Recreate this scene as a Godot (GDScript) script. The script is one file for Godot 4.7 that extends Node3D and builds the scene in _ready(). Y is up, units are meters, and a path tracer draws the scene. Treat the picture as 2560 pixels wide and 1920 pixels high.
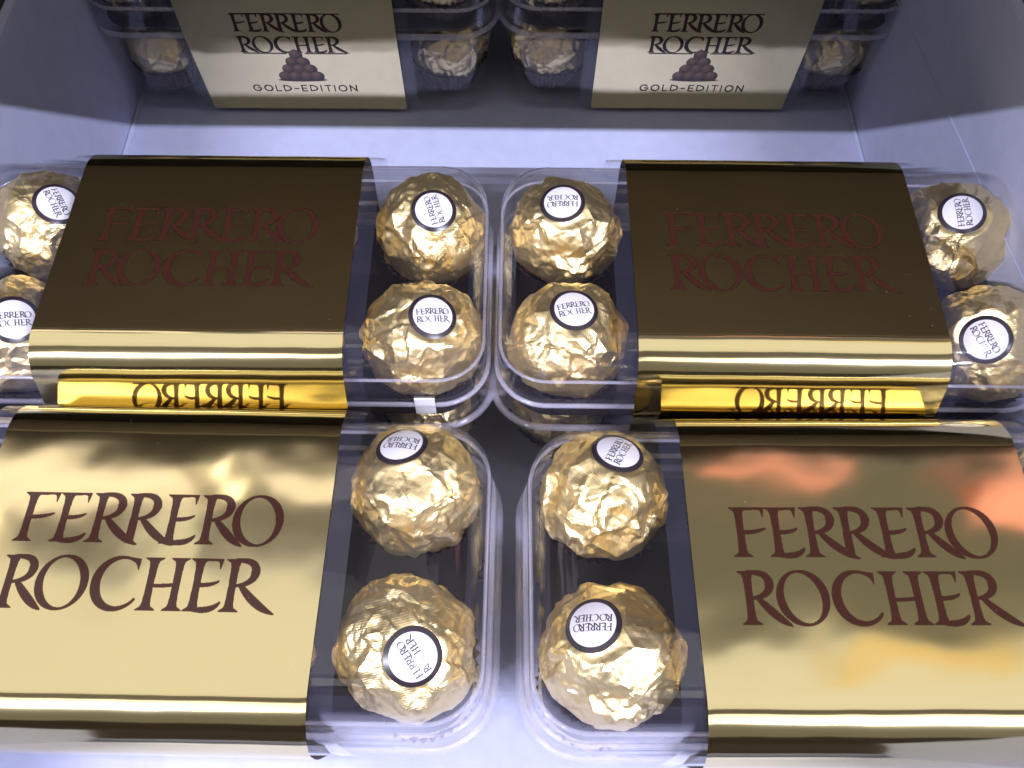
extends Node3D
# Two rows of foil-sleeved boxes of wrapped chocolates in a shop's display carton, seen from above.

const HX := 0.0962        # half width of a box lid
const HZ := 0.0480        # half depth
const SLEEVE := 0.0485    # half width of the gold sleeve
const TOP := 0.0900       # top of a sleeve
const FILLET := 0.0150
const LEAN := 0.338         # lean of sleeve faces that press against the next box
const CAP_R := 0.0192     # radius of a wrapped chocolate

var rng := RandomNumberGenerator.new()
var M := {}
var foils: Array[ArrayMesh] = []
var cup_mesh: ArrayMesh
var sticker_mesh: ArrayMesh
var taken := {}

func _ready() -> void:
	camera_and_light()
	make_materials()
	setting()
	tray()
	make_prototypes()
	boxes()
	chocolates()

# ------------------------------------------------------------------ camera, light
func camera_and_light() -> void:
	var cam := Camera3D.new()
	cam.name = "camera"
	var p := deg_to_rad(60.01)
	var roll := 0.00995
	var fw := Vector3(0.0006, -sin(p), -cos(p)).normalized()
	var r := Vector3(1, 0, 0.0006).normalized()
	var u := r.cross(fw)
	var r2 := r * cos(roll) + u * sin(roll)
	var u2 := u * cos(roll) - r * sin(roll)
	cam.transform = Transform3D(Basis(r2, u2, -fw), Vector3(0.00206, 0.31917, 0))
	cam.fov = 47.13
	cam.near = 0.01
	cam.far = 50.0
	add_child(cam)
	cam.current = true
	var we := WorldEnvironment.new()
	we.name = "environment"
	var e := Environment.new()
	e.background_mode = Environment.BG_COLOR
	e.background_color = Color(0.155, 0.145, 0.135).linear_to_srgb()
	e.tonemap_mode = Environment.TONE_MAPPER_LINEAR
	e.tonemap_exposure = 1.12
	e.sdfgi_enabled = true
	e.ssao_enabled = true
	e.ssil_enabled = true
	we.environment = e
	add_child(we)
	# two lit strips over the aisle; the header board cuts their light off in a hard line
	for x in [-1.05, 1.05]:
		lamp("slim aisle lamp strip over the %s of the shelf front" % ("left" if x < 0 else "right"), "aisle_lamp", Vector3(x, 1.55, 1.1), Vector3(0.8, 0.02, 0.005), Vector3(x, 0.0, -0.3), 5.2 if x < 0 else 6.2, Color(0.90, 0.90, 1.0), 14.0)
	for q in [["left", -1.0, -0.30, 1.7, 1.7], ["right", 0.85, -0.02, 1.9, 1.15], ["aisle at the left", -1.05, 1.35, 1.3, 0.95], ["aisle at the right", 1.05, 1.35, 1.3, 0.95]]:
		lamp("large luminous ceiling panel over the %s of the shelf" % q[0], "ceiling_lamp", Vector3(q[1], 2.2, q[2]), Vector3(q[3], 0.03, q[4]), Vector3(q[1], 0.0, q[2] + 0.01), (0.26 if q[0].begins_with("aisle") else 0.115) * q[3] * q[4], Color(1.0, 0.98, 0.96), 0.8 if q[0].begins_with("aisle") else 0.36)

func lamp(label: String, called: String, at: Vector3, size: Vector3, aim: Vector3, energy: float, tint: Color, glow: float) -> void:
	var t := thing(called, label, "lamp", Transform3D(Basis(), at))
	t.look_at_from_position(at, aim, Vector3.FORWARD if size.z > 0.1 else Vector3.UP)
	var h := plain("lamp_housing", Color(0.10, 0.10, 0.10), 0.5)
	var hs := size.z if size.z > 0.1 else size.z * 2.0
	var face_h := hs
	var s := SurfaceTool.new()
	s.begin(Mesh.PRIMITIVE_TRIANGLES)
	box_into(s, Vector3(0, 0, 0.012), Vector3(size.x + 0.03, face_h + 0.03, 0.02))
	part(t, "housing", s.commit(), h)
	var g := StandardMaterial3D.new()
	g.resource_name = "lamp_glow"
	g.albedo_color = lin(0.12, 0.12, 0.12)
	g.roughness = 0.6
	g.emission_enabled = true
	g.emission = tint
	g.emission_energy_multiplier = glow
	var s2 := SurfaceTool.new()
	s2.begin(Mesh.PRIMITIVE_TRIANGLES)
	box_into(s2, Vector3(0, 0, 0.0), Vector3(size.x, face_h, 0.003))
	part(t, "diffuser", s2.commit(), g)
	var l := AreaLight3D.new()
	l.name = "lamp_light"
	l.area_size = Vector2(size.x, size.z)
	l.light_energy = energy
	l.light_color = tint
	l.area_normalize_energy = true
	l.area_range = 8.0
	l.area_attenuation = 2.0
	l.shadow_enabled = true
	l.position = Vector3(0, 0, -0.004)
	t.add_child(l)

# ------------------------------------------------------------------ naming helpers
func numbered(called: String) -> String:
	var n: int = taken.get(called, 0)
	taken[called] = n + 1
	return called if n == 0 else "%s_%03d" % [called, n]

func thing(called: String, label: String, category: String, at: Transform3D, group := "") -> Node3D:
	var o := Node3D.new()
	o.name = numbered(called)
	add_child(o)
	o.transform = at
	o.set_meta("label", label)
	o.set_meta("category", category)
	if group != "":
		o.set_meta("group", group)
	return o

func part(parent: Node, called: String, m: Mesh, mat: Material) -> MeshInstance3D:
	var o := MeshInstance3D.new()
	o.name = called
	o.mesh = m
	o.material_override = mat
	parent.add_child(o, true)
	return o

func structure(called: String, m: Mesh, mat: Material) -> MeshInstance3D:
	var o := part(self, called, m, mat)
	o.set_meta("kind", "structure")
	return o

# ------------------------------------------------------------------ materials
func lin(r: float, g: float, b: float) -> Color:
	return Color(r, g, b).linear_to_srgb()

func plain(called: String, c: Color, rough: float) -> StandardMaterial3D:
	var m := StandardMaterial3D.new()
	m.resource_name = called
	m.albedo_color = c.linear_to_srgb()
	m.roughness = rough
	return m

func noise_tex(size: int, freq: float, octaves: int, seed_: int, lo: float, hi: float) -> NoiseTexture2D:
	var n := FastNoiseLite.new()
	n.seed = seed_
	n.frequency = freq
	n.fractal_octaves = octaves
	var t := NoiseTexture2D.new()
	t.width = size
	t.height = size
	t.seamless = true
	t.noise = n
	var g := Gradient.new()
	g.set_color(0, Color(lo, lo, lo))
	g.set_color(1, Color(hi, hi, hi))
	t.color_ramp = g
	return t

func make_materials() -> void:
	var clear := StandardMaterial3D.new()
	clear.resource_name = "clear_plastic"
	clear.transparency = BaseMaterial3D.TRANSPARENCY_ALPHA
	clear.albedo_color = Color(0.80, 0.82, 0.95, 0.008)
	clear.roughness = 0.02
	M.clear = clear
	var film := clear.duplicate() as StandardMaterial3D
	film.resource_name = "clear_film"
	film.albedo_color = Color(0.75, 0.78, 1.0, 0.02)
	film.roughness = 0.04
	M.film = film
	var rim := clear.duplicate() as StandardMaterial3D
	rim.resource_name = "clear_plastic_rim"
	rim.albedo_color = Color(0.84, 0.84, 0.93, 0.24)
	rim.roughness = 0.08
	M.rim = rim
	var haze := clear.duplicate() as StandardMaterial3D
	haze.resource_name = "hazy_plastic_wall"
	haze.albedo_color = Color(0.75, 0.77, 0.95, 0.02)
	M.haze = haze
	var board := plain("lavender_cardboard", Color(0.46, 0.49, 0.67), 0.75)
	board.albedo_texture = noise_tex(512, 0.03, 5, 4, 0.955, 1.0)
	board.uv1_triplanar = true
	board.uv1_scale = Vector3(6, 6, 6)
	board.heightmap_enabled = false
	M.board = board
	var foil := StandardMaterial3D.new()
	foil.resource_name = "gold_foil"
	foil.albedo_color = lin(0.97, 0.79, 0.41)
	foil.metallic = 1.0
	foil.roughness = 0.40
	foil.heightmap_enabled = true
	foil.heightmap_texture = rib_texture()
	foil.heightmap_scale = 0.0028
	foil.uv1_triplanar = true
	foil.uv1_scale = Vector3(180, 180, 180)
	foil.uv1_triplanar_sharpness = 6.0
	M.foil = foil
	M.paper = plain("brown_paper", Color(0.045, 0.020, 0.014), 0.55)
	M.insert = plain("brown_insert", Color(0.012, 0.007, 0.008), 0.6)
	M.white = plain("white_paper", Color(0.80, 0.80, 0.84), 0.6)
	M.dark = plain("dark_brown_board", Color(0.045, 0.035, 0.028), 0.6)
	M.sticker = sticker_material()
	M.sleeve = sleeve_material()

func rib_texture() -> ImageTexture:
	var n := 128
	var im := Image.create(n, n, false, Image.FORMAT_L8)
	for y in n:
		for x in n:
			var a := 0.5 + 0.5 * sin(TAU * (x * 9.0 + y * 3.0) / n)
			var b := 0.5 + 0.5 * sin(TAU * (y * 12.0 - x * 4.0) / n)
			im.set_pixel(x, y, Color.from_hsv(0, 0, clampf(0.75 * a + 0.25 * a * b, 0, 1)))
	return ImageTexture.create_from_image(im)

# ------------------------------------------------------------------ lettering, drawn into textures
class Ink:
	var w: int
	var h: int
	var cov: PackedFloat32Array
	func _init(w_: int, h_: int) -> void:
		w = w_
		h = h_
		cov.resize(w * h)
	func fill(contours: Array) -> void:
		var lo := 1e9
		var hi := -1e9
		for c in contours:
			for q in c:
				lo = minf(lo, q.y)
				hi = maxf(hi, q.y)
		var y0 := clampi(int(floor(lo)), 0, h - 1)
		var y1 := clampi(int(ceil(hi)), 0, h - 1)
		for y in range(y0, y1 + 1):
			var acc := {}
			for s in 4:
				var yy := y + (s + 0.5) / 4.0
				var xs := PackedFloat32Array()
				for c in contours:
					var k: int = c.size()
					for i in k:
						var a: Vector2 = c[i]
						var b: Vector2 = c[(i + 1) % k]
						if (a.y <= yy) != (b.y <= yy):
							xs.append(a.x + (yy - a.y) / (b.y - a.y) * (b.x - a.x))
				xs.sort()
				for i in range(0, xs.size() - 1, 2):
					var xa := clampf(xs[i], 0.0, w - 1.001)
					var xb := clampf(xs[i + 1], 0.0, w - 1.001)
					for x in range(int(xa), int(xb) + 1):
						acc[x] = acc.get(x, 0.0) + 0.25 * clampf(minf(xb, x + 1.0) - maxf(xa, x), 0.0, 1.0)
			for x in acc:
				var at: int = y * w + x
				cov[at] = maxf(cov[at], minf(acc[x], 1.0))

func stem(x: float, foot := true) -> Array:
	var l := PackedVector2Array()
	var r := PackedVector2Array()
	for i in 17:
		var t := i / 16.0
		var q := absf(2.0 * t - 1.0)
		var s := 0.064 * (1.0 + 0.30 * q * q) + 0.100 * pow(q, 15.0) + bold
		if not foot and t < 0.5:
			s = 0.076 + bold
		l.append(Vector2(x - s, t))
		r.append(Vector2(x + s, t))
	r.reverse()
	l.append_array(r)
	return [l]

func sweep(a: Vector2, b: Vector2, c: Vector2, w0: float, w1: float, w2: float) -> Array:
	var l := PackedVector2Array()
	var r := PackedVector2Array()
	for i in 19:
		var t := i / 18.0
		var q := a.lerp(b, t).lerp(b.lerp(c, t), t)
		var d := (b - a).lerp(c - b, t).normalized()
		var n := Vector2(-d.y, d.x)
		var wd := lerpf(lerpf(w0, w1, t), lerpf(w1, w2, t), t) * 0.5 + bold
		l.append(q + n * wd)
		r.append(q - n * wd)
	r.reverse()
	l.append_array(r)
	return [l]

func poly(pts: Array) -> Array:
	return [PackedVector2Array(pts)]

func letter(ch: String, x: float, long_leg := true) -> Array:
	var out := []
	match ch:
		"F", "E":
			var e := ch == "E"
			var arm := 0.40 if e else 0.48
			out.append(stem(x))
			out.append(poly([Vector2(x, 1), Vector2(x, 0.955), Vector2(x + arm, 0.965), Vector2(x + arm + 0.03, 1)]))
			out.append(poly([Vector2(x + arm - 0.12, 1), Vector2(x + arm - 0.03, 0.94), Vector2(x + arm, 0.80), Vector2(x + arm + 0.035, 1)]))
			out.append(sweep(Vector2(x + 0.03, 0.49), Vector2(x + 0.28, 0.48), Vector2(x + arm + 0.02, 0.57), 0.06, 0.085, 0.014))
			if e:
				out.append(sweep(Vector2(x, 0.03), Vector2(x + 0.38, -0.02), Vector2(x + 0.50, 0.17), 0.065, 0.15, 0.02))
		"R", "r":
			out.append(stem(x, ch == "R"))
			out.append(sweep(Vector2(x - 0.02, 0.975), Vector2(x + 0.42, 1.02), Vector2(x + 0.41, 0.74), 0.06, 0.10, 0.165))
			out.append(sweep(Vector2(x + 0.41, 0.76), Vector2(x + 0.40, 0.52), Vector2(x + 0.05, 0.485), 0.165, 0.09, 0.04))
			var tip := Vector2(x + 0.86, -0.035) if long_leg else Vector2(x + 0.74, -0.03)
			out.append(sweep(Vector2(x + 0.14, 0.52), Vector2(x + 0.48, 0.10), tip, 0.06, 0.240, 0.010))
		"H":
			out.append(stem(x))
			out.append(stem(x + 0.50))
			out.append(sweep(Vector2(x, 0.47), Vector2(x + 0.25, 0.45), Vector2(x + 0.5, 0.49), 0.05, 0.06, 0.05))
		"O":
			var a := PackedVector2Array()
			var b := PackedVector2Array()
			for i in 48:
				var t := TAU * i / 48.0
				var e1 := Vector2(cos(t) * 0.50, sin(t) * 0.525)
				var e2 := Vector2(cos(t) * (0.355 - bold), sin(t) * (0.492 - 1.6 * bold)).rotated(0.20)
				a.append(Vector2(x + 0.5, 0.495) + e1)
				b.append(Vector2(x + 0.5, 0.495) + e2)
			out.append([a, b])
		"C":
			var l := PackedVector2Array()
			var r := PackedVector2Array()
			for i in 41:
				var t := deg_to_rad(lerpf(50.0, 325.0, i / 40.0))
				var thick := 0.04 + 0.135 * pow(maxf(0.0, cos((t - deg_to_rad(195.0)) * 0.72)), 1.3)
				var e := Vector2(cos(t), sin(t))
				l.append(Vector2(x + 0.5, 0.495) + e * Vector2(0.50, 0.525))
				r.append(Vector2(x + 0.5, 0.495) + e * (Vector2(0.50, 0.525) - Vector2(thick, thick * 0.8)))
			r.reverse()
			l.append_array(r)
			out.append([l])
			out.append(poly([Vector2(x + 0.66, 0.995), Vector2(x + 0.86, 0.965), Vector2(x + 0.85, 0.76), Vector2(x + 0.80, 0.87)]))
	return out

var bold := 0.0   # extra stem weight for the small print

func logo() -> Array:   # the two words, in capital heights, first baseline at y 0, centred on x 0
	var out := []
	for q in [["F", 0.0], ["E", 0.71], ["R", 1.40], ["r", 2.10], ["E", 2.87], ["R", 3.57], ["O", 4.06]]:
		for s in letter(q[0], q[1], q[1] < 3.0):
			out.append(moved(s, Vector2(-2.48, 0), 1.0, 0.0))
	for q in [["R", 0.02], ["O", 0.54], ["C", 1.60], ["H", 2.73], ["E", 3.62], ["R", 4.30]]:
		for s in letter(q[0], q[1], q[1] > 3.0):
			out.append(moved(s, Vector2(-2.50, -1.29), 1.0, 0.0))
	return out

func moved(shape: Array, by: Vector2, scale_: float, _turn: float) -> Array:
	var out := []
	for c in shape:
		var d := PackedVector2Array()
		for q in c:
			d.append((q + by) * scale_)
		out.append(d)
	return out

func stroke(a: Vector2, b: Vector2, w: float) -> Array:
	var n := (b - a).normalized().orthogonal() * w * 0.5
	var e := (b - a).normalized() * w * 0.5
	return [PackedVector2Array([a - e + n, b + e + n, b + e - n, a - e - n])]

func sans(text: String, height: float, advance: float, w: float) -> Array:   # a thin spaced sans line, centred
	var out := []
	var x := 0.0
	var items := []
	for ch in text:
		var cw: float = {"G": 0.95, "O": 1.0, "L": 0.55, "D": 0.88, "-": 0.45, "E": 0.6, "I": 0.05, "T": 0.7, "N": 0.8}[ch]
		items.append([ch, x, cw])
		x += cw + advance
	var mid := (x - advance) * 0.5
	for q in items:
		var o := Vector2(q[1] - mid, 0)
		var cw: float = q[2]
		var segs := []
		match q[0]:
			"L": segs = [[0, 1, 0, 0], [0, 0, cw, 0]]
			"-": segs = [[0, 0.42, cw, 0.42]]
			"E": segs = [[0, 0, 0, 1], [0, 1, cw, 1], [0, 0.5, cw * 0.9, 0.5], [0, 0, cw, 0]]
			"I": segs = [[0, 0, 0, 1]]
			"T": segs = [[0, 1, cw, 1], [cw / 2, 0, cw / 2, 1]]
			"N": segs = [[0, 0, 0, 1], [0, 1, cw, 0], [cw, 0, cw, 1]]
			"D": 
				segs = [[0, 0, 0, 1]]
				for i in 14:
					var t0 := -PI / 2 + PI * i / 14.0
					var t1 := -PI / 2 + PI * (i + 1) / 14.0
					segs.append([cos(t0) * cw, 0.5 + sin(t0) * 0.5, cos(t1) * cw, 0.5 + sin(t1) * 0.5])
			"O", "G":
				var a0 := 0.0 if q[0] == "O" else deg_to_rad(40.0)
				var a1 := TAU if q[0] == "O" else TAU
				for i in 24:
					var t0 := lerpf(a0, a1, i / 24.0)
					var t1 := lerpf(a0, a1, (i + 1) / 24.0)
					segs.append([(0.5 + cos(t0) * 0.5) * cw, 0.5 + sin(t0) * 0.52, (0.5 + cos(t1) * 0.5) * cw, 0.5 + sin(t1) * 0.52])
				if q[0] == "G":
					segs.append([cw, 0.5, cw * 0.6, 0.5])
		for s in segs:
			out.append(moved(stroke(Vector2(s[0], s[1]), Vector2(s[2], s[3]), w), o, height, 0.0))
	return out

func to_px(shape: Array, origin: Vector2, px: Vector2, scale_: float, upside := false) -> Array:
	var out := []
	for c in shape:
		var d := PackedVector2Array()
		for q in c:
			var v := Vector2(q.x, -q.y) * scale_
			if upside:
				v = -v
			d.append((origin + v) * px)
		out.append(d)
	return out

func sleeve_length() -> float:
	return 2.0 * (TOP - FILLET - 0.002) + PI * FILLET + 2.0 * (HZ - FILLET)

func sleeve_material() -> StandardMaterial3D:
	var w := 1024
	var h := 2048
	var ink := Ink.new(w, h)
	var total := sleeve_length()
	var px := Vector2(w / (2.0 * SLEEVE), h / total)
	bold = 0.0
	var words := logo()
	var side := TOP - FILLET - 0.002
	var arc := PI * FILLET / 2.0
	var mid := total / 2.0
	for s in words:
		ink.fill(to_px(s, Vector2(SLEEVE, mid - 0.0014), px, 0.0139))
	# the print of the front face and, head down on this sheet, of the back face
	for back in [false, true]:
		for s in words:
			var base: float = side + arc * 2.0 + 2.0 * (HZ - FILLET) + (TOP - FILLET - 0.0522)
			ink.fill(to_px(s, Vector2(SLEEVE, total - base + 0.0145 if back else base), px, 0.0095, back))
		for q in [[0.0618, -0.024, 0.024], [0.0393, -0.024, -0.0042], [0.0393, 0.0048, 0.024]]:
			var yy: float = total - 0.002 * 0.0 - q[0] + 0.002
			for s in [stroke(Vector2(q[1], 0), Vector2(q[2], 0), 0.00042)]:
				ink.fill(to_px(s, Vector2(SLEEVE, total - yy + 0.0145 if back else yy), px, 1.0, back))
		for s in sans("GOLD-EDITION", 0.0037, 0.52, 0.13):
			var yy: float = total - 0.0147 + 0.002
			ink.fill(to_px(s, Vector2(SLEEVE, total - yy + 0.0145 if back else yy), px, 1.0, back))
	var gold := lin(0.93, 0.80, 0.44)
	var maroon := lin(0.042, 0.013, 0.0085)
	var im := Image.create(w, h, false, Image.FORMAT_RGB8)
	im.fill(gold)
	var me := Image.create(w, h, false, Image.FORMAT_L8)
	me.fill(Color.WHITE)
	for y in range(1, h - 1):   # the colour reaches a texel past the ink, so that no pale rim shows where the metal ends
		for x in range(1, w - 1):
			var c := ink.cov[y * w + x]
			if c > 0.3:
				im.fill_rect(Rect2i(x - 1, y - 1, 3, 3), lin(0.20, 0.11, 0.06))
				me.set_pixel(x, y, Color.BLACK)
	for y in h:
		for x in w:
			if ink.cov[y * w + x] > 0.3:
				im.set_pixel(x, y, maroon)
	rng.seed = 5
	for i in 46:   # dust
		var dx := rng.randi_range(4, w - 5)
		var dy := rng.randi_range(int(h * 0.28), int(h * 0.72))
		im.set_pixel(dx, dy, lin(0.6, 0.57, 0.5))
		me.set_pixel(dx, dy, Color.BLACK)
		if i % 5 == 0:
			im.set_pixel(dx + 1, dy + 1, lin(0.6, 0.57, 0.5))
			me.set_pixel(dx + 1, dy + 1, Color.BLACK)
	# the printed heap of hazelnut balls on a little plate
	var r := 0.0032
	for back in [false, true]:
		var balls := []
		balls.append([Vector2(0.0, 0.0222), Vector2(0.0118, 0.0011), lin(0.14, 0.075, 0.06), false])
		for row in 4:
			for k in row + 1:
				balls.append([Vector2((k - row / 2.0) * r * 1.62, 0.0385 - row * 0.0046), Vector2(r, r), lin(0.34, 0.20, 0.12), true])
		for b in balls:
			var c0: Vector2 = b[0]
			var rr: Vector2 = b[1]
			var yc := total - c0.y + 0.002 - (0.0145 if back else 0.0)
			for yy in range(int((yc - rr.y) * px.y), int((yc + rr.y) * px.y) + 1):
				for xx in range(int((SLEEVE + c0.x - rr.x) * px.x), int((SLEEVE + c0.x + rr.x) * px.x) + 1):
					var d := Vector2((xx / px.x - SLEEVE - c0.x) / rr.x, (yy / px.y - yc) / rr.y)
					if d.length() > 1.0:
						continue
					var tone := 1.0
					if b[3]:
						tone = clampf(1.25 - 0.55 * d.distance_to(Vector2(-0.3, -0.4)), 0.35, 1.3)
					var col: Color = b[2]
					var x2 := w - 1 - xx if back else xx
					var y2 := h - 1 - yy if back else yy
					if x2 >= 0 and x2 < w and y2 >= 0 and y2 < h:
						im.set_pixel(x2, y2, Color(col.r * tone, col.g * tone, col.b * tone))
						me.set_pixel(x2, y2, Color.BLACK)
	var m := StandardMaterial3D.new()
	m.resource_name = "printed_gold_sleeve"
	m.albedo_texture = ImageTexture.create_from_image(im)
	m.metallic = 1.0
	m.metallic_texture = ImageTexture.create_from_image(me)
	m.roughness = 0.09
	m.texture_repeat = false
	return m

func sticker_material() -> StandardMaterial3D:
	var n := 512
	var ink := Ink.new(n, n)
	bold = 0.02
	for s in logo():
		ink.fill(to_px(s, Vector2(0.5, 0.5 - 0.010), Vector2(n, n), 0.130))
	var im := Image.create(n, n, false, Image.FORMAT_RGB8)
	var white := lin(0.80, 0.79, 0.84)
	var brown := lin(0.022, 0.013, 0.020)
	for y in n:
		for x in n:
			var d := Vector2(x - n / 2.0 + 0.5, y - n / 2.0 + 0.5).length() / (n / 2.0)
			var ring := clampf((d - 0.81) * 60.0, 0.0, 1.0)
			im.set_pixel(x, y, white.lerp(brown, maxf(ring, ink.cov[y * n + x] * 0.95)))
	var m := StandardMaterial3D.new()
	m.resource_name = "round_sticker"
	m.albedo_texture = ImageTexture.create_from_image(im)
	m.roughness = 0.28
	m.texture_repeat = false
	return m

# ------------------------------------------------------------------ mesh helpers
func finish(v: PackedVector3Array, uv: PackedVector2Array, ix: PackedInt32Array, towards := Vector3.INF, outward := true) -> ArrayMesh:
	var n := PackedVector3Array()
	n.resize(v.size())
	var sum := 0.0
	var mid := Vector3.ZERO
	if towards == Vector3.INF:
		for q in v:
			mid += q
		mid /= v.size()
	for i in range(0, ix.size(), 3):
		var a := v[ix[i]]
		var f := (v[ix[i + 2]] - a).cross(v[ix[i + 1]] - a)
		n[ix[i]] += f
		n[ix[i + 1]] += f
		n[ix[i + 2]] += f
		sum += f.dot(a - mid) if towards == Vector3.INF else f.dot(towards)
	if (sum < 0.0) == outward:
		for i in range(0, ix.size(), 3):
			var k := ix[i]
			ix[i] = ix[i + 1]
			ix[i + 1] = k
		for i in n.size():
			n[i] = -n[i]
	for i in n.size():
		n[i] = n[i].normalized()
	var arr := []
	arr.resize(Mesh.ARRAY_MAX)
	arr[Mesh.ARRAY_VERTEX] = v
	arr[Mesh.ARRAY_NORMAL] = n
	if uv.size() == v.size():
		arr[Mesh.ARRAY_TEX_UV] = uv
	arr[Mesh.ARRAY_INDEX] = ix
	var m := ArrayMesh.new()
	m.add_surface_from_arrays(Mesh.PRIMITIVE_TRIANGLES, arr)
	return m

func grid_index(nu: int, nv: int, wrap: bool) -> PackedInt32Array:   # nu columns, nv rows of vertices
	var ix := PackedInt32Array()
	for j in nv - 1:
		for i in (nu if wrap else nu - 1):
			var a := j * nu + i
			var b := j * nu + (i + 1) % nu
			ix.append_array([a, b, a + nu, b, b + nu, a + nu])
	return ix

func round_rect(hx: float, hz: float, r: float, seg: int) -> PackedVector2Array:
	var out := PackedVector2Array()
	for c in 4:
		var cx: float = (hx - r) * [1, -1, -1, 1][c]
		var cz: float = (hz - r) * [1, 1, -1, -1][c]
		for i in seg + 1:
			var t := PI / 2.0 * (c + i / float(seg))
			out.append(Vector2(cx + cos(t) * r, cz + sin(t) * r))
	return out

func loft(profile: Array, hx: float, hz: float, r: float, cap_last: bool, cap_first := false) -> ArrayMesh:
	var seg := 12
	var v := PackedVector3Array()
	var per := 4 * (seg + 1)
	for q in profile:
		var ins: float = q[0]
		for p in round_rect(hx - ins, hz - ins, maxf(r - ins, 0.003), seg):
			v.append(Vector3(p.x, q[1], p.y))
	var ix := grid_index(per, profile.size(), true)
	for cap in [[cap_last, profile.size() - 1], [cap_first, 0]]:
		if not cap[0]:
			continue
		var row: int = cap[1]
		var y: float = profile[row][1]
		var start := v.size()
		for i in per:
			v.append(v[row * per + i])
		v.append(Vector3(0, y, 0))
		for i in per:
			var a := start + i
			var b := start + (i + 1) % per
			if row == 0:
				ix.append_array([b, a, start + per])
			else:
				ix.append_array([a, b, start + per])
	return finish(v, PackedVector2Array(), ix)

func box_into(s: SurfaceTool, at: Vector3, size: Vector3, bevel := 0.0) -> void:
	var h := size / 2.0
	var b := minf(bevel, minf(h.x, minf(h.y, h.z)) * 0.9)
	if b <= 0.0:
		for f in 6:
			var ax := f / 2
			var sg := 1.0 if f % 2 == 0 else -1.0
			var n := Vector3.ZERO
			n[ax] = sg
			var e1 := Vector3.ZERO
			var e2 := Vector3.ZERO
			e1[(ax + 1) % 3] = h[(ax + 1) % 3]
			e2[(ax + 2) % 3] = h[(ax + 2) % 3] * sg
			var c := at + n * h
			s.set_normal(n)
			for q in [c - e1 - e2, c - e1 + e2, c + e1 + e2, c - e1 - e2, c + e1 + e2, c + e1 - e2]:
				s.set_normal(n)
				s.add_vertex(q)
		return
	# chamfered: three inner boxes share their hull, written as faces, edges and corners
	for f in 6:
		var ax := f / 2
		var sg := 1.0 if f % 2 == 0 else -1.0
		var n := Vector3.ZERO
		n[ax] = sg
		var e1 := Vector3.ZERO
		var e2 := Vector3.ZERO
		e1[(ax + 1) % 3] = h[(ax + 1) % 3] - b
		e2[(ax + 2) % 3] = (h[(ax + 2) % 3] - b) * sg
		var c := at + n * h
		for q in [c - e1 - e2, c - e1 + e2, c + e1 + e2, c - e1 - e2, c + e1 + e2, c + e1 - e2]:
			s.set_normal(n)
			s.add_vertex(q)
	for ax in 3:
		var a1 := (ax + 1) % 3
		var a2 := (ax + 2) % 3
		for s1 in [-1.0, 1.0]:
			for s2 in [-1.0, 1.0]:
				var p1 := Vector3.ZERO
				p1[a1] = s1 * h[a1]
				p1[a2] = s2 * (h[a2] - b)
				var p2 := Vector3.ZERO
				p2[a1] = s1 * (h[a1] - b)
				p2[a2] = s2 * h[a2]
				var l := Vector3.ZERO
				l[ax] = h[ax] - b
				var n := Vector3.ZERO
				n[a1] = s1
				n[a2] = s2
				n = n.normalized()
				var q := [at + p1 - l, at + p1 + l, at + p2 + l, at + p2 - l]
				if (q[2] - q[0]).cross(q[1] - q[0]).dot(n) < 0.0:
					q.reverse()
				for i in [0, 1, 2, 0, 2, 3]:
					s.set_normal(n)
					s.add_vertex(q[i])

func slab(at: Vector3, size: Vector3, bevel := 0.0) -> ArrayMesh:
	var s := SurfaceTool.new()
	s.begin(Mesh.PRIMITIVE_TRIANGLES)
	box_into(s, at, size, bevel)
	return s.commit()

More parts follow.
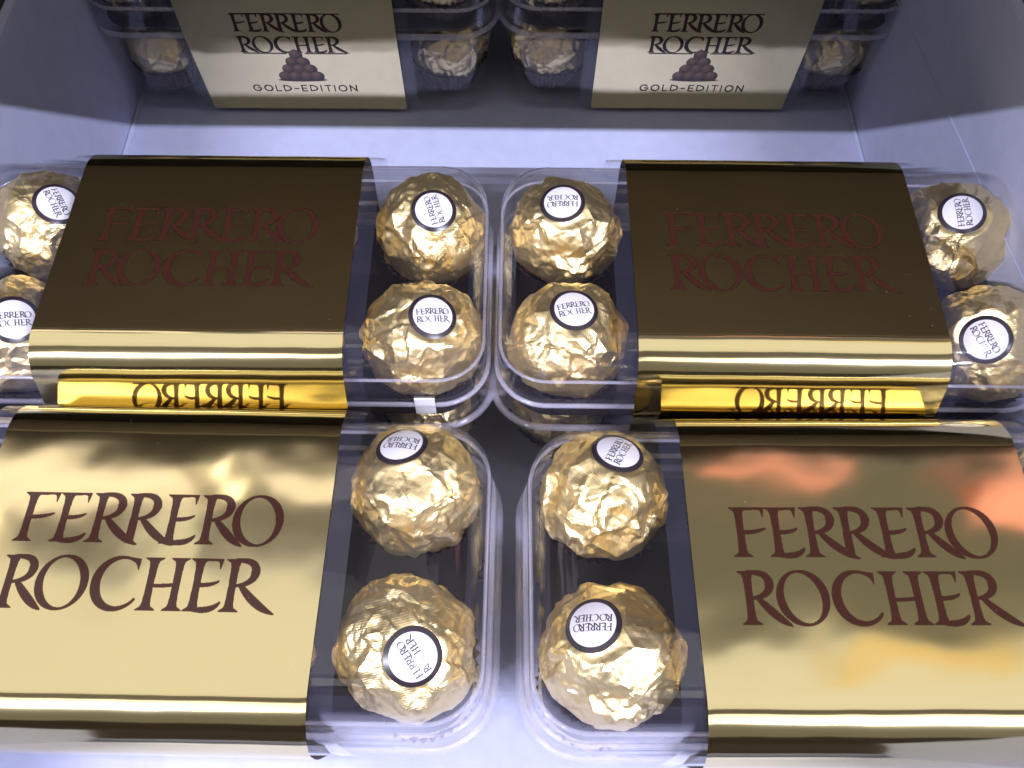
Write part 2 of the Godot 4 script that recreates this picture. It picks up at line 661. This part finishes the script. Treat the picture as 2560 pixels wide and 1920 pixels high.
# ------------------------------------------------------------------ the shelf round the carton
func setting() -> void:
	var shelf := plain("grey_shelf_steel", Color(0.10, 0.09, 0.09), 0.5)
	structure("shelf", slab(Vector3(0, -0.026, -0.21), Vector3(2.0, 0.04, 0.80), 0.002), shelf)
	structure("back_wall", slab(Vector3(0, 0.35, -0.62), Vector3(2.0, 1.0, 0.02)), M.dark)
	var brown := plain("brown_shelf_board", Color(0.42, 0.36, 0.30), 0.6)
	structure("upper_shelf", slab(Vector3(0, 0.40, -0.455), Vector3(2.0, 0.03, 0.31)), brown)
	structure("high_shelf", slab(Vector3(0, 0.70, -0.50), Vector3(2.0, 0.02, 0.22)), M.dark)
	var orange := plain("orange_card", Color(0.66, 0.22, 0.14), 0.6)
	var cream := plain("cream_card", Color(0.70, 0.62, 0.48), 0.6)
	var yellow := plain("yellow_card", Color(0.80, 0.58, 0.20), 0.6)
	for q in [[0.29, 0.15, 0.06, orange, "low orange carton on the high shelf above the right boxes"], [0.62, 0.16, 0.15, orange, "tall orange carton on the high shelf at the right"], [-0.15, 0.26, 0.12, cream, "cream carton on the high shelf, left of the middle"], [-0.52, 0.30, 0.16, cream, "tall cream carton on the high shelf at the left"]]:
		var c := thing("carton", q[4], "carton", Transform3D(Basis(), Vector3(q[0], 0.711, -0.46)), "cartons on the high shelf")
		part(c, "body", slab(Vector3(0, q[2] / 2, 0), Vector3(q[1], q[2], 0.12), 0.002), q[3])
		part(c, "flap", slab(Vector3(0, q[2] + 0.0015, 0.03), Vector3(q[1] - 0.006, 0.002, 0.056)), q[3])
	for q in [[-1.12, 0.42], [-0.56, 0.44], [-0.1, 0.2]]:
		var d := thing("air_duct", "grey ceiling duct box over the left boxes, %s one of three" % {-1.12: "far left", -0.56: "middle", -0.1: "right hand"}[q[0]], "duct", Transform3D(Basis(Vector3.UP, q[0] * 0.3), Vector3(q[0], 1.98, -0.80)), "ducts under the ceiling")
		part(d, "body", slab(Vector3.ZERO, Vector3(q[1], 0.10, 0.24), 0.01), plain("grey_duct", Color(0.55, 0.53, 0.50), 0.5))
	var k := 0
	for q in [[-0.71, -0.90], [-0.46, -0.96], [-1.0, -1.02], [-1.3, -0.75]]:
		lamp("small round ceiling spotlight, %s of four over the left boxes" % ["second from right", "rightmost", "second from left", "leftmost"][k], "spot_lamp", Vector3(q[0], 1.9, q[1]), Vector3(0.045, 0.02, 0.101), Vector3(q[0], 0.0, q[1] + 0.01), 0.0035, Color(1.0, 0.95, 0.90), 1.1)
		k += 1
	var sign_ := thing("hanging_sign", "yellow sign board hanging under the ceiling on the right", "sign", Transform3D(Basis(Vector3.RIGHT, 0.7), Vector3(0.98, 1.95, -0.48)))
	part(sign_, "panel", slab(Vector3.ZERO, Vector3(0.42, 0.09, 0.008), 0.001), yellow)
	structure("floor", slab(Vector3(0, -0.95, 1.0), Vector3(6, 0.04, 4)), plain("shop_floor", Color(0.18, 0.16, 0.15), 0.5))
	structure("opposite_wall", slab(Vector3(0, 0.05, 2.2), Vector3(6, 2.0, 0.04)), plain("dim_wall", Color(0.07, 0.055, 0.05), 0.8))
	var h := thing("header_board", "plain grey header board hanging over the front of the shelf", "board", Transform3D(Basis(), Vector3(0, 0.525, 0.15)))
	part(h, "panel", slab(Vector3(0, 0.15, 0), Vector3(2.2, 0.30, 0.006)), plain("grey_header_board", Color(0.40, 0.38, 0.36), 0.7))

# ------------------------------------------------------------------ the carton
func tray() -> void:
	var t := thing("display_carton", "lavender grey cardboard display carton that holds the six boxes", "carton", Transform3D())
	var x0 := -0.1901
	var x1 := 0.1743
	var b: Material = M.board
	part(t, "bottom_panel", slab(Vector3((x0 + x1) / 2, -0.003, -0.16), Vector3(x1 - x0 + 0.010, 0.004, 0.64)), b)
	part(t, "side_panel", slab(Vector3(x0 - 0.0022, 0.0495, -0.16), Vector3(0.004, 0.099, 0.64), 0.0006), b)
	part(t, "side_panel", slab(Vector3(x1 + 0.0022, 0.061, -0.16), Vector3(0.004, 0.122, 0.64), 0.0006), b)
	var crease := part(t, "fold_crease", slab(Vector3.ZERO, Vector3(0.0005, 0.0009, 0.44), 0.0002), b)
	crease.position = Vector3(x1, 0.073, -0.25)
	crease.rotation.x = -0.105
	for x in [x0 + 0.0003, x1 - 0.0003]:
		var edge := part(t, "fold_crease", slab(Vector3.ZERO, Vector3(0.0022, 0.0022, 0.60), 0.0004), b)
		edge.position = Vector3(x, -0.0008, -0.17)
		edge.rotation.z = PI / 4
	part(t, "back_panel", slab(Vector3((x0 + x1) / 2, 0.0545, -0.478), Vector3(x1 - x0, 0.109, 0.004), 0.0006), b)
	part(t, "front_lip", slab(Vector3((x0 + x1) / 2, 0.015, 0.158), Vector3(x1 - x0, 0.030, 0.004), 0.0006), b)

# ------------------------------------------------------------------ prototypes
func make_prototypes() -> void:
	for k in 9:
		foils.append(foil_mesh(100 + k))
	cup_mesh = make_cup()
	sticker_mesh = make_sticker()

func unit() -> Vector3:
	while true:
		var q := Vector3(rng.randf_range(-1, 1), rng.randf_range(-1, 1), rng.randf_range(-1, 1))
		if q.length() < 1.0 and q.length() > 0.1:
			return q.normalized()
	return Vector3.UP

func foil_mesh(seed_: int) -> ArrayMesh:   # a crumpled ball: a jittered icosphere whose facets are split and folded again and again
	rng.seed = seed_
	var g := (1.0 + sqrt(5.0)) / 2.0
	var v: Array[Vector3] = []
	var turn := Basis(unit(), rng.randf() * TAU)
	for q in [[-1, g, 0], [1, g, 0], [-1, -g, 0], [1, -g, 0], [0, -1, g], [0, 1, g], [0, -1, -g], [0, 1, -g], [g, 0, -1], [g, 0, 1], [-g, 0, -1], [-g, 0, 1]]:
		v.append(turn * Vector3(q[0], q[1], q[2]).normalized())
	var f := PackedInt32Array([0, 11, 5, 0, 5, 1, 0, 1, 7, 0, 7, 10, 0, 10, 11, 1, 5, 9, 5, 11, 4, 11, 10, 2, 10, 7, 6, 7, 1, 8, 3, 9, 4, 3, 4, 2, 3, 2, 6, 3, 6, 8, 3, 8, 9, 4, 9, 5, 2, 4, 11, 6, 2, 10, 8, 6, 7, 9, 8, 1])
	var map := FastNoiseLite.new()
	map.seed = seed_
	map.frequency = 1.1
	for level in 5:
		var mids := {}
		var nf := PackedInt32Array()
		for i in range(0, f.size(), 3):
			var m := [0, 0, 0]
			for k in 3:
				var a := f[i + k]
				var b := f[i + (k + 1) % 3]
				var key := mini(a, b) * 100000 + maxi(a, b)
				if not mids.has(key):
					var q := (v[a] + v[b]) * 0.5
					if level < 2:
						q = q.normalized()
					else:
						var rough := clampf(0.45 + 1.6 * map.get_noise_3dv(q), 0.05, 1.0)
						var side := unit()
						q += (q.normalized() * rng.randf_range(-1.0, 0.9) + side * 0.8 * rng.randf()) * rough * [0.0, 0.0, 0.040, 0.014, 0.004][level]
					mids[key] = v.size()
					v.append(q)
				m[k] = mids[key]
			nf.append_array([f[i], m[0], m[2], f[i + 1], m[1], m[0], f[i + 2], m[2], m[1], m[0], m[1], m[2]])
		f = nf
		if level == 1:
			for i in v.size():
				var d := (v[i] + unit() * 0.13 * rng.randf()).normalized()
				v[i] = d * (1.0 + rng.randf_range(-0.055, 0.035))
	# long folds, where the sheet laps over itself
	var folds := []
	for i in 6:
		var n := unit()
		n.y *= 0.4
		folds.append([n.normalized(), rng.randf_range(-0.5, 0.5), rng.randf_range(0.018, 0.042), unit()])
	var out := PackedVector3Array()
	for q in v:
		var d := q.normalized()
		var r := q.length()
		for fd in folds:
			var n: Vector3 = fd[0]
			var far: Vector3 = fd[3]
			var t: float = n.dot(d) - fd[1] + 0.06 * map.get_noise_3dv(d * 2.5)
			r += fd[2] * smoothstep(-0.012, 0.012, t) * smoothstep(0.55, 0.0, t) * smoothstep(-0.2, 0.3, far.dot(d))
		r += 0.085 * map.get_noise_3dv(d * 0.9 + Vector3(3, 0, 0))
		var ph := atan2(d.z, d.x)
		r += 0.03 * smoothstep(-0.2, -0.8, d.y) * sin(ph * 14.0 + 3.0 * map.get_noise_3dv(d * 2.0)) * sqrt(maxf(0.0, 1.0 - d.y * d.y))
		r = lerpf(0.985, clampf(r, 0.86, 1.06), smoothstep(0.945, 0.88, d.y)) * CAP_R
		out.append(Vector3(d.x * r, maxf(d.y * r, -CAP_R * 0.93), d.z * r))
	var soft := PackedVector3Array()
	soft.resize(out.size())
	for i in range(0, f.size(), 3):
		var fn := (out[f[i + 1]] - out[f[i]]).cross(out[f[i + 2]] - out[f[i]])
		for k in 3:
			soft[f[i + k]] += fn
	for i in soft.size():
		soft[i] = soft[i].normalized()
	var vv := PackedVector3Array()
	var nn := PackedVector3Array()
	for i in range(0, f.size(), 3):
		var fn := (out[f[i + 1]] - out[f[i]]).cross(out[f[i + 2]] - out[f[i]]).normalized()
		for k in [0, 2, 1]:
			vv.append(out[f[i + k]])
			nn.append((fn * 0.65 + soft[f[i + k]] * 0.35).normalized())
	var arr := []
	arr.resize(Mesh.ARRAY_MAX)
	arr[Mesh.ARRAY_VERTEX] = vv
	arr[Mesh.ARRAY_NORMAL] = nn
	var m := ArrayMesh.new()
	m.add_surface_from_arrays(Mesh.PRIMITIVE_TRIANGLES, arr)
	return m

func make_cup() -> ArrayMesh:
	var n := 76
	var v := PackedVector3Array()
	for j in 4:
		var t := j / 3.0
		for i in n:
			var z := 1.0 if i % 2 == 0 else -1.0
			var r := lerpf(0.0145, 0.0208, t) + z * 0.0006 * (0.4 + t)
			var y := t * 0.0125 + (0.0007 * z if j == 3 else 0.0)
			v.append(Vector3(cos(TAU * i / n) * r, y, sin(TAU * i / n) * r))
	var ix := grid_index(n, 4, true)
	var c := v.size()
	v.append(Vector3.ZERO)
	for i in n:
		ix.append_array([(i + 1) % n, i, c])
	# flat facets: give every triangle its own corners
	var s := SurfaceTool.new()
	s.begin(Mesh.PRIMITIVE_TRIANGLES)
	s.set_smooth_group(-1)
	for i in range(0, ix.size(), 3):
		for k in [0, 2, 1]:
			s.add_vertex(v[ix[i + k]])
	s.generate_normals()
	return s.commit()

func make_sticker() -> ArrayMesh:
	var rad := 0.0078
	var curve := 0.0205
	var v := PackedVector3Array()
	var uv := PackedVector2Array()
	var n := 48
	for j in 9:
		var r := rad * j / 8.0
		for i in n:
			var t := TAU * i / n
			var drop := curve - sqrt(curve * curve - r * r)
			if j == 8:
				drop += 0.0001
			v.append(Vector3(cos(t) * r, CAP_R + 0.0003 - drop, sin(t) * r))
			uv.append(Vector2(0.5 + cos(t) * 0.499 * j / 8.0, 0.5 + sin(t) * 0.499 * j / 8.0))
	return finish(v, uv, grid_index(n, 9, true), Vector3.UP)

# ------------------------------------------------------------------ boxes
func foot(y: float, s: float) -> Vector2:   # a point of the front or back face, which leans in below the lid
	return Vector2(s * (HZ - 0.0008 * clampf((TOP - FILLET - y) / 0.028, 0.0, 1.0) - 0.0050 * clampf((0.047 - y) / 0.045, 0.0, 1.0)), y)

func sleeve_mesh(seed_: int, puff: float, lean_front: bool, lean_back: bool) -> ArrayMesh:
	var path: Array[Vector2] = []   # (z, y) from the foot of the back face over the top
	var lens := PackedFloat32Array()
	var side := TOP - FILLET - 0.002
	var nside := 34
	for i in nside:
		path.append(foot(0.002 + side * i / nside, -1.0))
	for i in 22:
		var t := PI / 2 * i / 22.0
		path.append(Vector2(-HZ + FILLET - cos(t) * FILLET, TOP - FILLET + sin(t) * FILLET))
	for i in 24:
		path.append(Vector2(lerpf(-HZ + FILLET, HZ - FILLET, i / 24.0), TOP))
	for i in 22:
		var t := PI / 2 * i / 22.0
		path.append(Vector2(HZ - FILLET + sin(t) * FILLET, TOP - FILLET + cos(t) * FILLET))
	for i in nside + 1:
		path.append(foot(TOP - FILLET - side * i / nside, 1.0))
	for i in path.size():   # loosely wrapped: off the lid's edge, or leaning out where two boxes face each other
		var q := path[i]
		q.x += puff * smoothstep(0.0, HZ - FILLET, q.x) * smoothstep(0.047, TOP - FILLET - 0.004, q.y)
		var s := signf(q.x)
		var knee := TOP - FILLET + FILLET * sin(LEAN)
		if (s > 0.0 and lean_front or s < 0.0 and lean_back) and q.y < knee:
			var out := HZ - FILLET + FILLET * cos(LEAN) + tan(LEAN) * minf(knee - q.y, 0.0112)
			q.x = s * (out - 0.006 * clampf((0.047 - q.y) / 0.045, 0.0, 1.0))
		path[i] = q
	var run := 0.0
	for i in path.size():
		if i > 0:
			run += path[i].distance_to(path[i - 1])
		lens.append(run)
	var wob := FastNoiseLite.new()
	wob.seed = seed_
	wob.frequency = 22.0
	wob.fractal_octaves = 3
	wob.fractal_gain = 0.4
	var nu := 60
	var v := PackedVector3Array()
	var uv := PackedVector2Array()
	for j in path.size():
		var t0 := path[maxi(j - 1, 0)]
		var t1 := path[mini(j + 1, path.size() - 1)]
		var d := (t1 - t0).normalized()
		var nrm := Vector3(0, d.x, -d.y)
		for i in nu:
			var x := lerpf(-SLEEVE, SLEEVE, i / float(nu - 1))
			var w := 0.00013 * wob.get_noise_2d(x, lens[j] * 1.3)
			v.append(Vector3(x, path[j].y, path[j].x) + nrm * (w + 0.0001))
			uv.append(Vector2(i / float(nu - 1), lens[j] / run))
	return finish(v, uv, grid_index(nu, path.size(), false))

func margin_mesh(side: float) -> ArrayMesh:   # the clear edge of the wrap beside the gold
	var path: Array[Vector2] = []
	for i in 6:
		path.append(foot(0.003 + (TOP - FILLET - 0.003) * i / 6.0, -1.0))
	for i in 12:
		var t := PI / 2 * i / 12.0
		path.append(Vector2(-HZ + FILLET - cos(t) * FILLET, TOP - FILLET + sin(t) * FILLET))
	for i in 13:
		var t := PI / 2 * i / 12.0
		path.append(Vector2(HZ - FILLET + sin(t) * FILLET, TOP - FILLET + cos(t) * FILLET))
	for i in range(1, 7):
		path.append(foot(TOP - FILLET - (TOP - FILLET - 0.003) * i / 6.0, 1.0))
	var v := PackedVector3Array()
	for q in path:
		v.append(Vector3(side * (SLEEVE + 0.0001), q.y, q.x))
		v.append(Vector3(side * (SLEEVE + 0.0062), q.y - 0.0003, q.x * 0.997))
	return finish(v, PackedVector2Array(), grid_index(2, path.size(), false))

func boxes() -> void:
	var lid_profile := [[0.0016, 0.0462], [0.0013, 0.0470], [0.0013, 0.0490], [0.0019, 0.0500], [0.0023, 0.0508], [0.0023, 0.0600], [0.0026, 0.0606], [0.0033, 0.0612], [0.0036, 0.0620], [0.0036, 0.0700], [0.0038, 0.0755]]
	for i in range(1, 13):
		var t := PI / 2 * i / 12.0
		lid_profile.append([0.0038 + (1.0 - cos(t)) * 0.0130, 0.0755 + sin(t) * 0.0139])
	var lid := loft(lid_profile, HX, HZ - 0.0006, 0.0200, true)
	var inner_profile := []
	for q in lid_profile.slice(4):
		inner_profile.append([q[0] + 0.0007, q[1] - 0.0006])
	var lid_inside := loft(inner_profile.slice(0, 14), HX, HZ - 0.0006, 0.0200, false)
	var base_profile := [[0.0105, 0.0010], [0.0082, 0.0016], [0.0070, 0.0032], [0.0064, 0.0060], [0.0044, 0.0300], [0.0032, 0.0440], [0.0028, 0.0446], [0.0022, 0.0456]]
	var base := loft(base_profile, HX, HZ - 0.0006, 0.0200, false, true)
	var sheet := loft([[0.0, 0.0488], [0.0, 0.0494]], HX - 0.0080, HZ - 0.0070, 0.014, true, true)
	var beads: Array[ArrayMesh] = []
	for q in [[0.0014, 0.0480, 0.0013], [0.0030, 0.0608, 0.0009], [0.0042, 0.0745, 0.0006]]:
		var ring := []
		for i in 9:
			var t := TAU * i / 8.0
			ring.append([q[0] - cos(t) * q[2] + 0.0003, q[1] + sin(t) * q[2]])
		beads.append(loft(ring, HX, HZ - 0.0008, 0.0200, false))
	var ml := margin_mesh(-1.0)
	var mr := margin_mesh(1.0)
	var list := [
		["middle row, left", Vector3(-0.0990, 0, -0.1847), 0.0007, "gold-sleeved chocolate box left in the middle row, white tab on its front rim"],
		["middle row, right", Vector3(0.0898, 0, -0.1847), -0.0013, "gold-sleeved chocolate box right in the middle row, chocolates showing at both ends"],
		["front row, left", Vector3(-0.0964, 0, -0.0812), -0.0107, "pale shining gold-sleeved chocolate box at the front left, nearest the camera"],
		["front row, right", Vector3(0.0997, 0, -0.0792), 0.0082, "gold-sleeved chocolate box at the front right with orange reflections on its sleeve"],
		["back row, left", Vector3(-0.1010, 0, -0.3855), 0.0051, "shaded chocolate box standing at the back left, front print facing out"],
		["back row, right", Vector3(0.0892, 0, -0.3880), 0.0024, "shaded chocolate box standing at the back right, front print facing out"]]
	var k := 0
	for q in list:
		var t := thing("chocolate_box", q[3], "chocolate box", Transform3D(Basis(Vector3.UP, q[2]), q[1]), "gold-sleeved chocolate boxes in the carton")
		part(t, "base", base, M.clear)
		var l := part(t, "lid", lid, M.clear)
		for b in beads:
			part(l, "rim", b, M.rim)
		part(l, "inner_face", lid_inside, M.haze)
		part(t, "insert_sheet", sheet, M.insert)
		part(t, "sleeve", sleeve_mesh(11 + k * 5, 0.003 if k == 2 or k == 3 else 0.0, k < 2, k == 2 or k == 3), M.sleeve)
		part(t, "film_margin", ml, M.film)
		part(t, "film_margin", mr, M.film)
		if k == 0:
			part(t, "white_tab", slab(Vector3(0.0722, 0.0605, HZ - 0.0038), Vector3(0.0068, 0.010, 0.0006), 0.0001), M.white)
		k += 1

# ------------------------------------------------------------------ chocolates
func box_at(k: int) -> Transform3D:
	var list := [[-0.0990, -0.1847, 0.0007], [0.0898, -0.1847, -0.0013], [-0.0964, -0.0812, -0.0107], [0.0997, -0.0792, 0.0082], [-0.1010, -0.3855, 0.0051], [0.0892, -0.3880, 0.0024]]
	return Transform3D(Basis(Vector3.UP, list[k][2]), Vector3(list[k][0], 0, list[k][1]))

func chocolate(k: int, lx: float, lz: float, upper: bool, label: String, up: Vector3, right: Vector3, foil: int, sticker: bool) -> void:
	var at := box_at(k) * Vector3(lx, 0.0500 if upper else 0.0064, lz)
	var t := thing("wrapped_chocolate", label, "chocolate", Transform3D(Basis(), at), "gold foil chocolates in the boxes")
	var cup: Node3D = part(t, "paper_cup", cup_mesh, M.paper)
	var small := 1.0 if upper else 0.95
	cup.scale = Vector3(0.95, 1, 0.95) if upper else Vector3(0.90, 1, 0.90)
	var y := up.normalized()
	var x := (right - y * right.dot(y)).normalized()
	var tf := Transform3D(Basis(x, y, x.cross(y)) * Basis.from_scale(Vector3.ONE * small), Vector3(0, 0.0190, 0))
	var f: Node3D = part(t, "foil", foils[foil % foils.size()], M.foil)
	f.transform = tf * Transform3D(Basis.from_scale(Vector3(1.055, 1.0, 1.015)), Vector3.ZERO)
	if sticker:
		var s := part(t, "sticker", sticker_mesh, M.sticker)
		s.transform = tf

func chocolates() -> void:
	var seen := [
		[0, 0.0715, -0.0236, Vector3(0.119, 0.951, 0.284), Vector3(-0.317, 0.308, -0.897), "rear gold chocolate at right end of middle left box, sticker print reading upward"],
		[0, 0.0710, 0.0230, Vector3(0.251, 0.957, 0.142), Vector3(0.957, -0.224, -0.185), "front gold chocolate at right end of middle left box, behind the white tab"],
		[1, -0.0690, -0.0236, Vector3(-0.1, 0.99, 0.103), Vector3(-0.995, -0.098, -0.029), "rear gold chocolate at left end of middle right box, sticker print upside down"],
		[1, -0.0690, 0.0230, Vector3(0.056, 0.998, 0.011), Vector3(0.98, -0.053, -0.193), "front gold chocolate at left end of middle right box, sticker print upright"],
		[1, 0.0715, -0.0236, Vector3(-0.237, 0.948, 0.212), Vector3(-0.026, 0.212, -0.977), "rear gold chocolate at right end of middle right box, sticker print reading upward"],
		[1, 0.0722, 0.0230, Vector3(-0.468, 0.784, 0.408), Vector3(0.386, -0.234, 0.892), "front gold chocolate at right end of middle right box, cut by picture edge"],
		[0, -0.0660, -0.0236, Vector3(0.473, 0.871, 0.132), Vector3(0.494, -0.387, 0.779), "rear gold chocolate at left end of middle left box, sticker against sleeve"],
		[0, -0.0660, 0.0230, Vector3(0.416, 0.877, 0.24), Vector3(0.889, -0.336, -0.31), "front gold chocolate at left end of middle left box, cut by picture edge"],
		[2, 0.0690, -0.0262, Vector3(-0.167, 0.908, -0.383), Vector3(-0.956, -0.245, -0.164), "rear gold chocolate showing in front left box, sticker print upside down"],
		[2, 0.0700, 0.0213, Vector3(0.203, 0.914, 0.351), Vector3(-0.542, 0.404, -0.737), "nearest gold chocolate in front left box, sticker print slanting upward to the left"],
		[3, -0.0690, -0.0268, Vector3(0.159, 0.921, -0.355), Vector3(0.438, -0.388, -0.811), "rear gold chocolate at left end of front right box, sticker print slanting up right"],
		[3, -0.0695, 0.0210, Vector3(-0.34, 0.917, -0.209), Vector3(-0.935, -0.354, -0.033), "nearest gold chocolate in front right box, pale sticker print upside down"]]
	var f := 0
	for q in seen:
		chocolate(q[0], q[1], q[2], true, q[5], q[3], q[4], f, true)
		f += 1
	rng.seed = 77
	var side_word := {-1: "left", 1: "right"}
	var box_word := ["middle left", "middle right", "front left", "front right", "back left", "back right"]
	# half hidden ones: under the sleeve edges, in the lower layers, and those of the back row
	for q in [[0, 1], [1, -1], [2, 1], [3, -1], [3, 1]]:
		for row in [-1, 1]:
			var deep: String = "rear" if row < 0 else "front"
			if q[0] == 3 and q[1] == 1:
				chocolate(3, 0.0700, row * 0.0236, true, "%s gold chocolate at right end of front right box, at picture edge" % deep, Vector3(0.1, 1, 0.1), Vector3.RIGHT, f, true)
			else:
				chocolate(q[0], q[1] * 0.0237, row * 0.0236, true, "%s gold chocolate under the %s sleeve edge of the %s box" % [deep, side_word[q[1]], box_word[q[0]]], Vector3(0.1, 1, 0.1), Vector3(1, 0, 0.3 * row), f, false)
			f += 1
	for q in [[0, 1], [1, -1], [2, 1], [3, -1], [1, 1], [0, -1], [4, -1], [4, 1], [5, -1], [5, 1]]:
		for row in ([1] if q[0] > 3 else [-1, 1]):
			var deep: String = "rear" if row < 0 else "front"
			var where := "%s gold chocolate in the lower layer of the %s box, %s end" % [deep, box_word[q[0]], side_word[q[1]]]
			chocolate(q[0], q[1] * 0.0700, row * 0.0205, false, where, Vector3(rng.randf_range(-0.2, 0.2), 1, rng.randf_range(-0.2, 0.2)), Vector3(cos(f * 2.1), 0, sin(f * 2.1)), f, false)
			f += 1
	for k in [4, 5]:
		for s in [-1, 1]:
			chocolate(k, s * 0.0705, 0.0237, true, "gold chocolate in the upper layer of the %s box, %s end" % [box_word[k], side_word[s]], Vector3(0.1, 1, -0.1), Vector3(cos(f * 1.7), 0, sin(f * 1.7)), f, true)
			f += 1
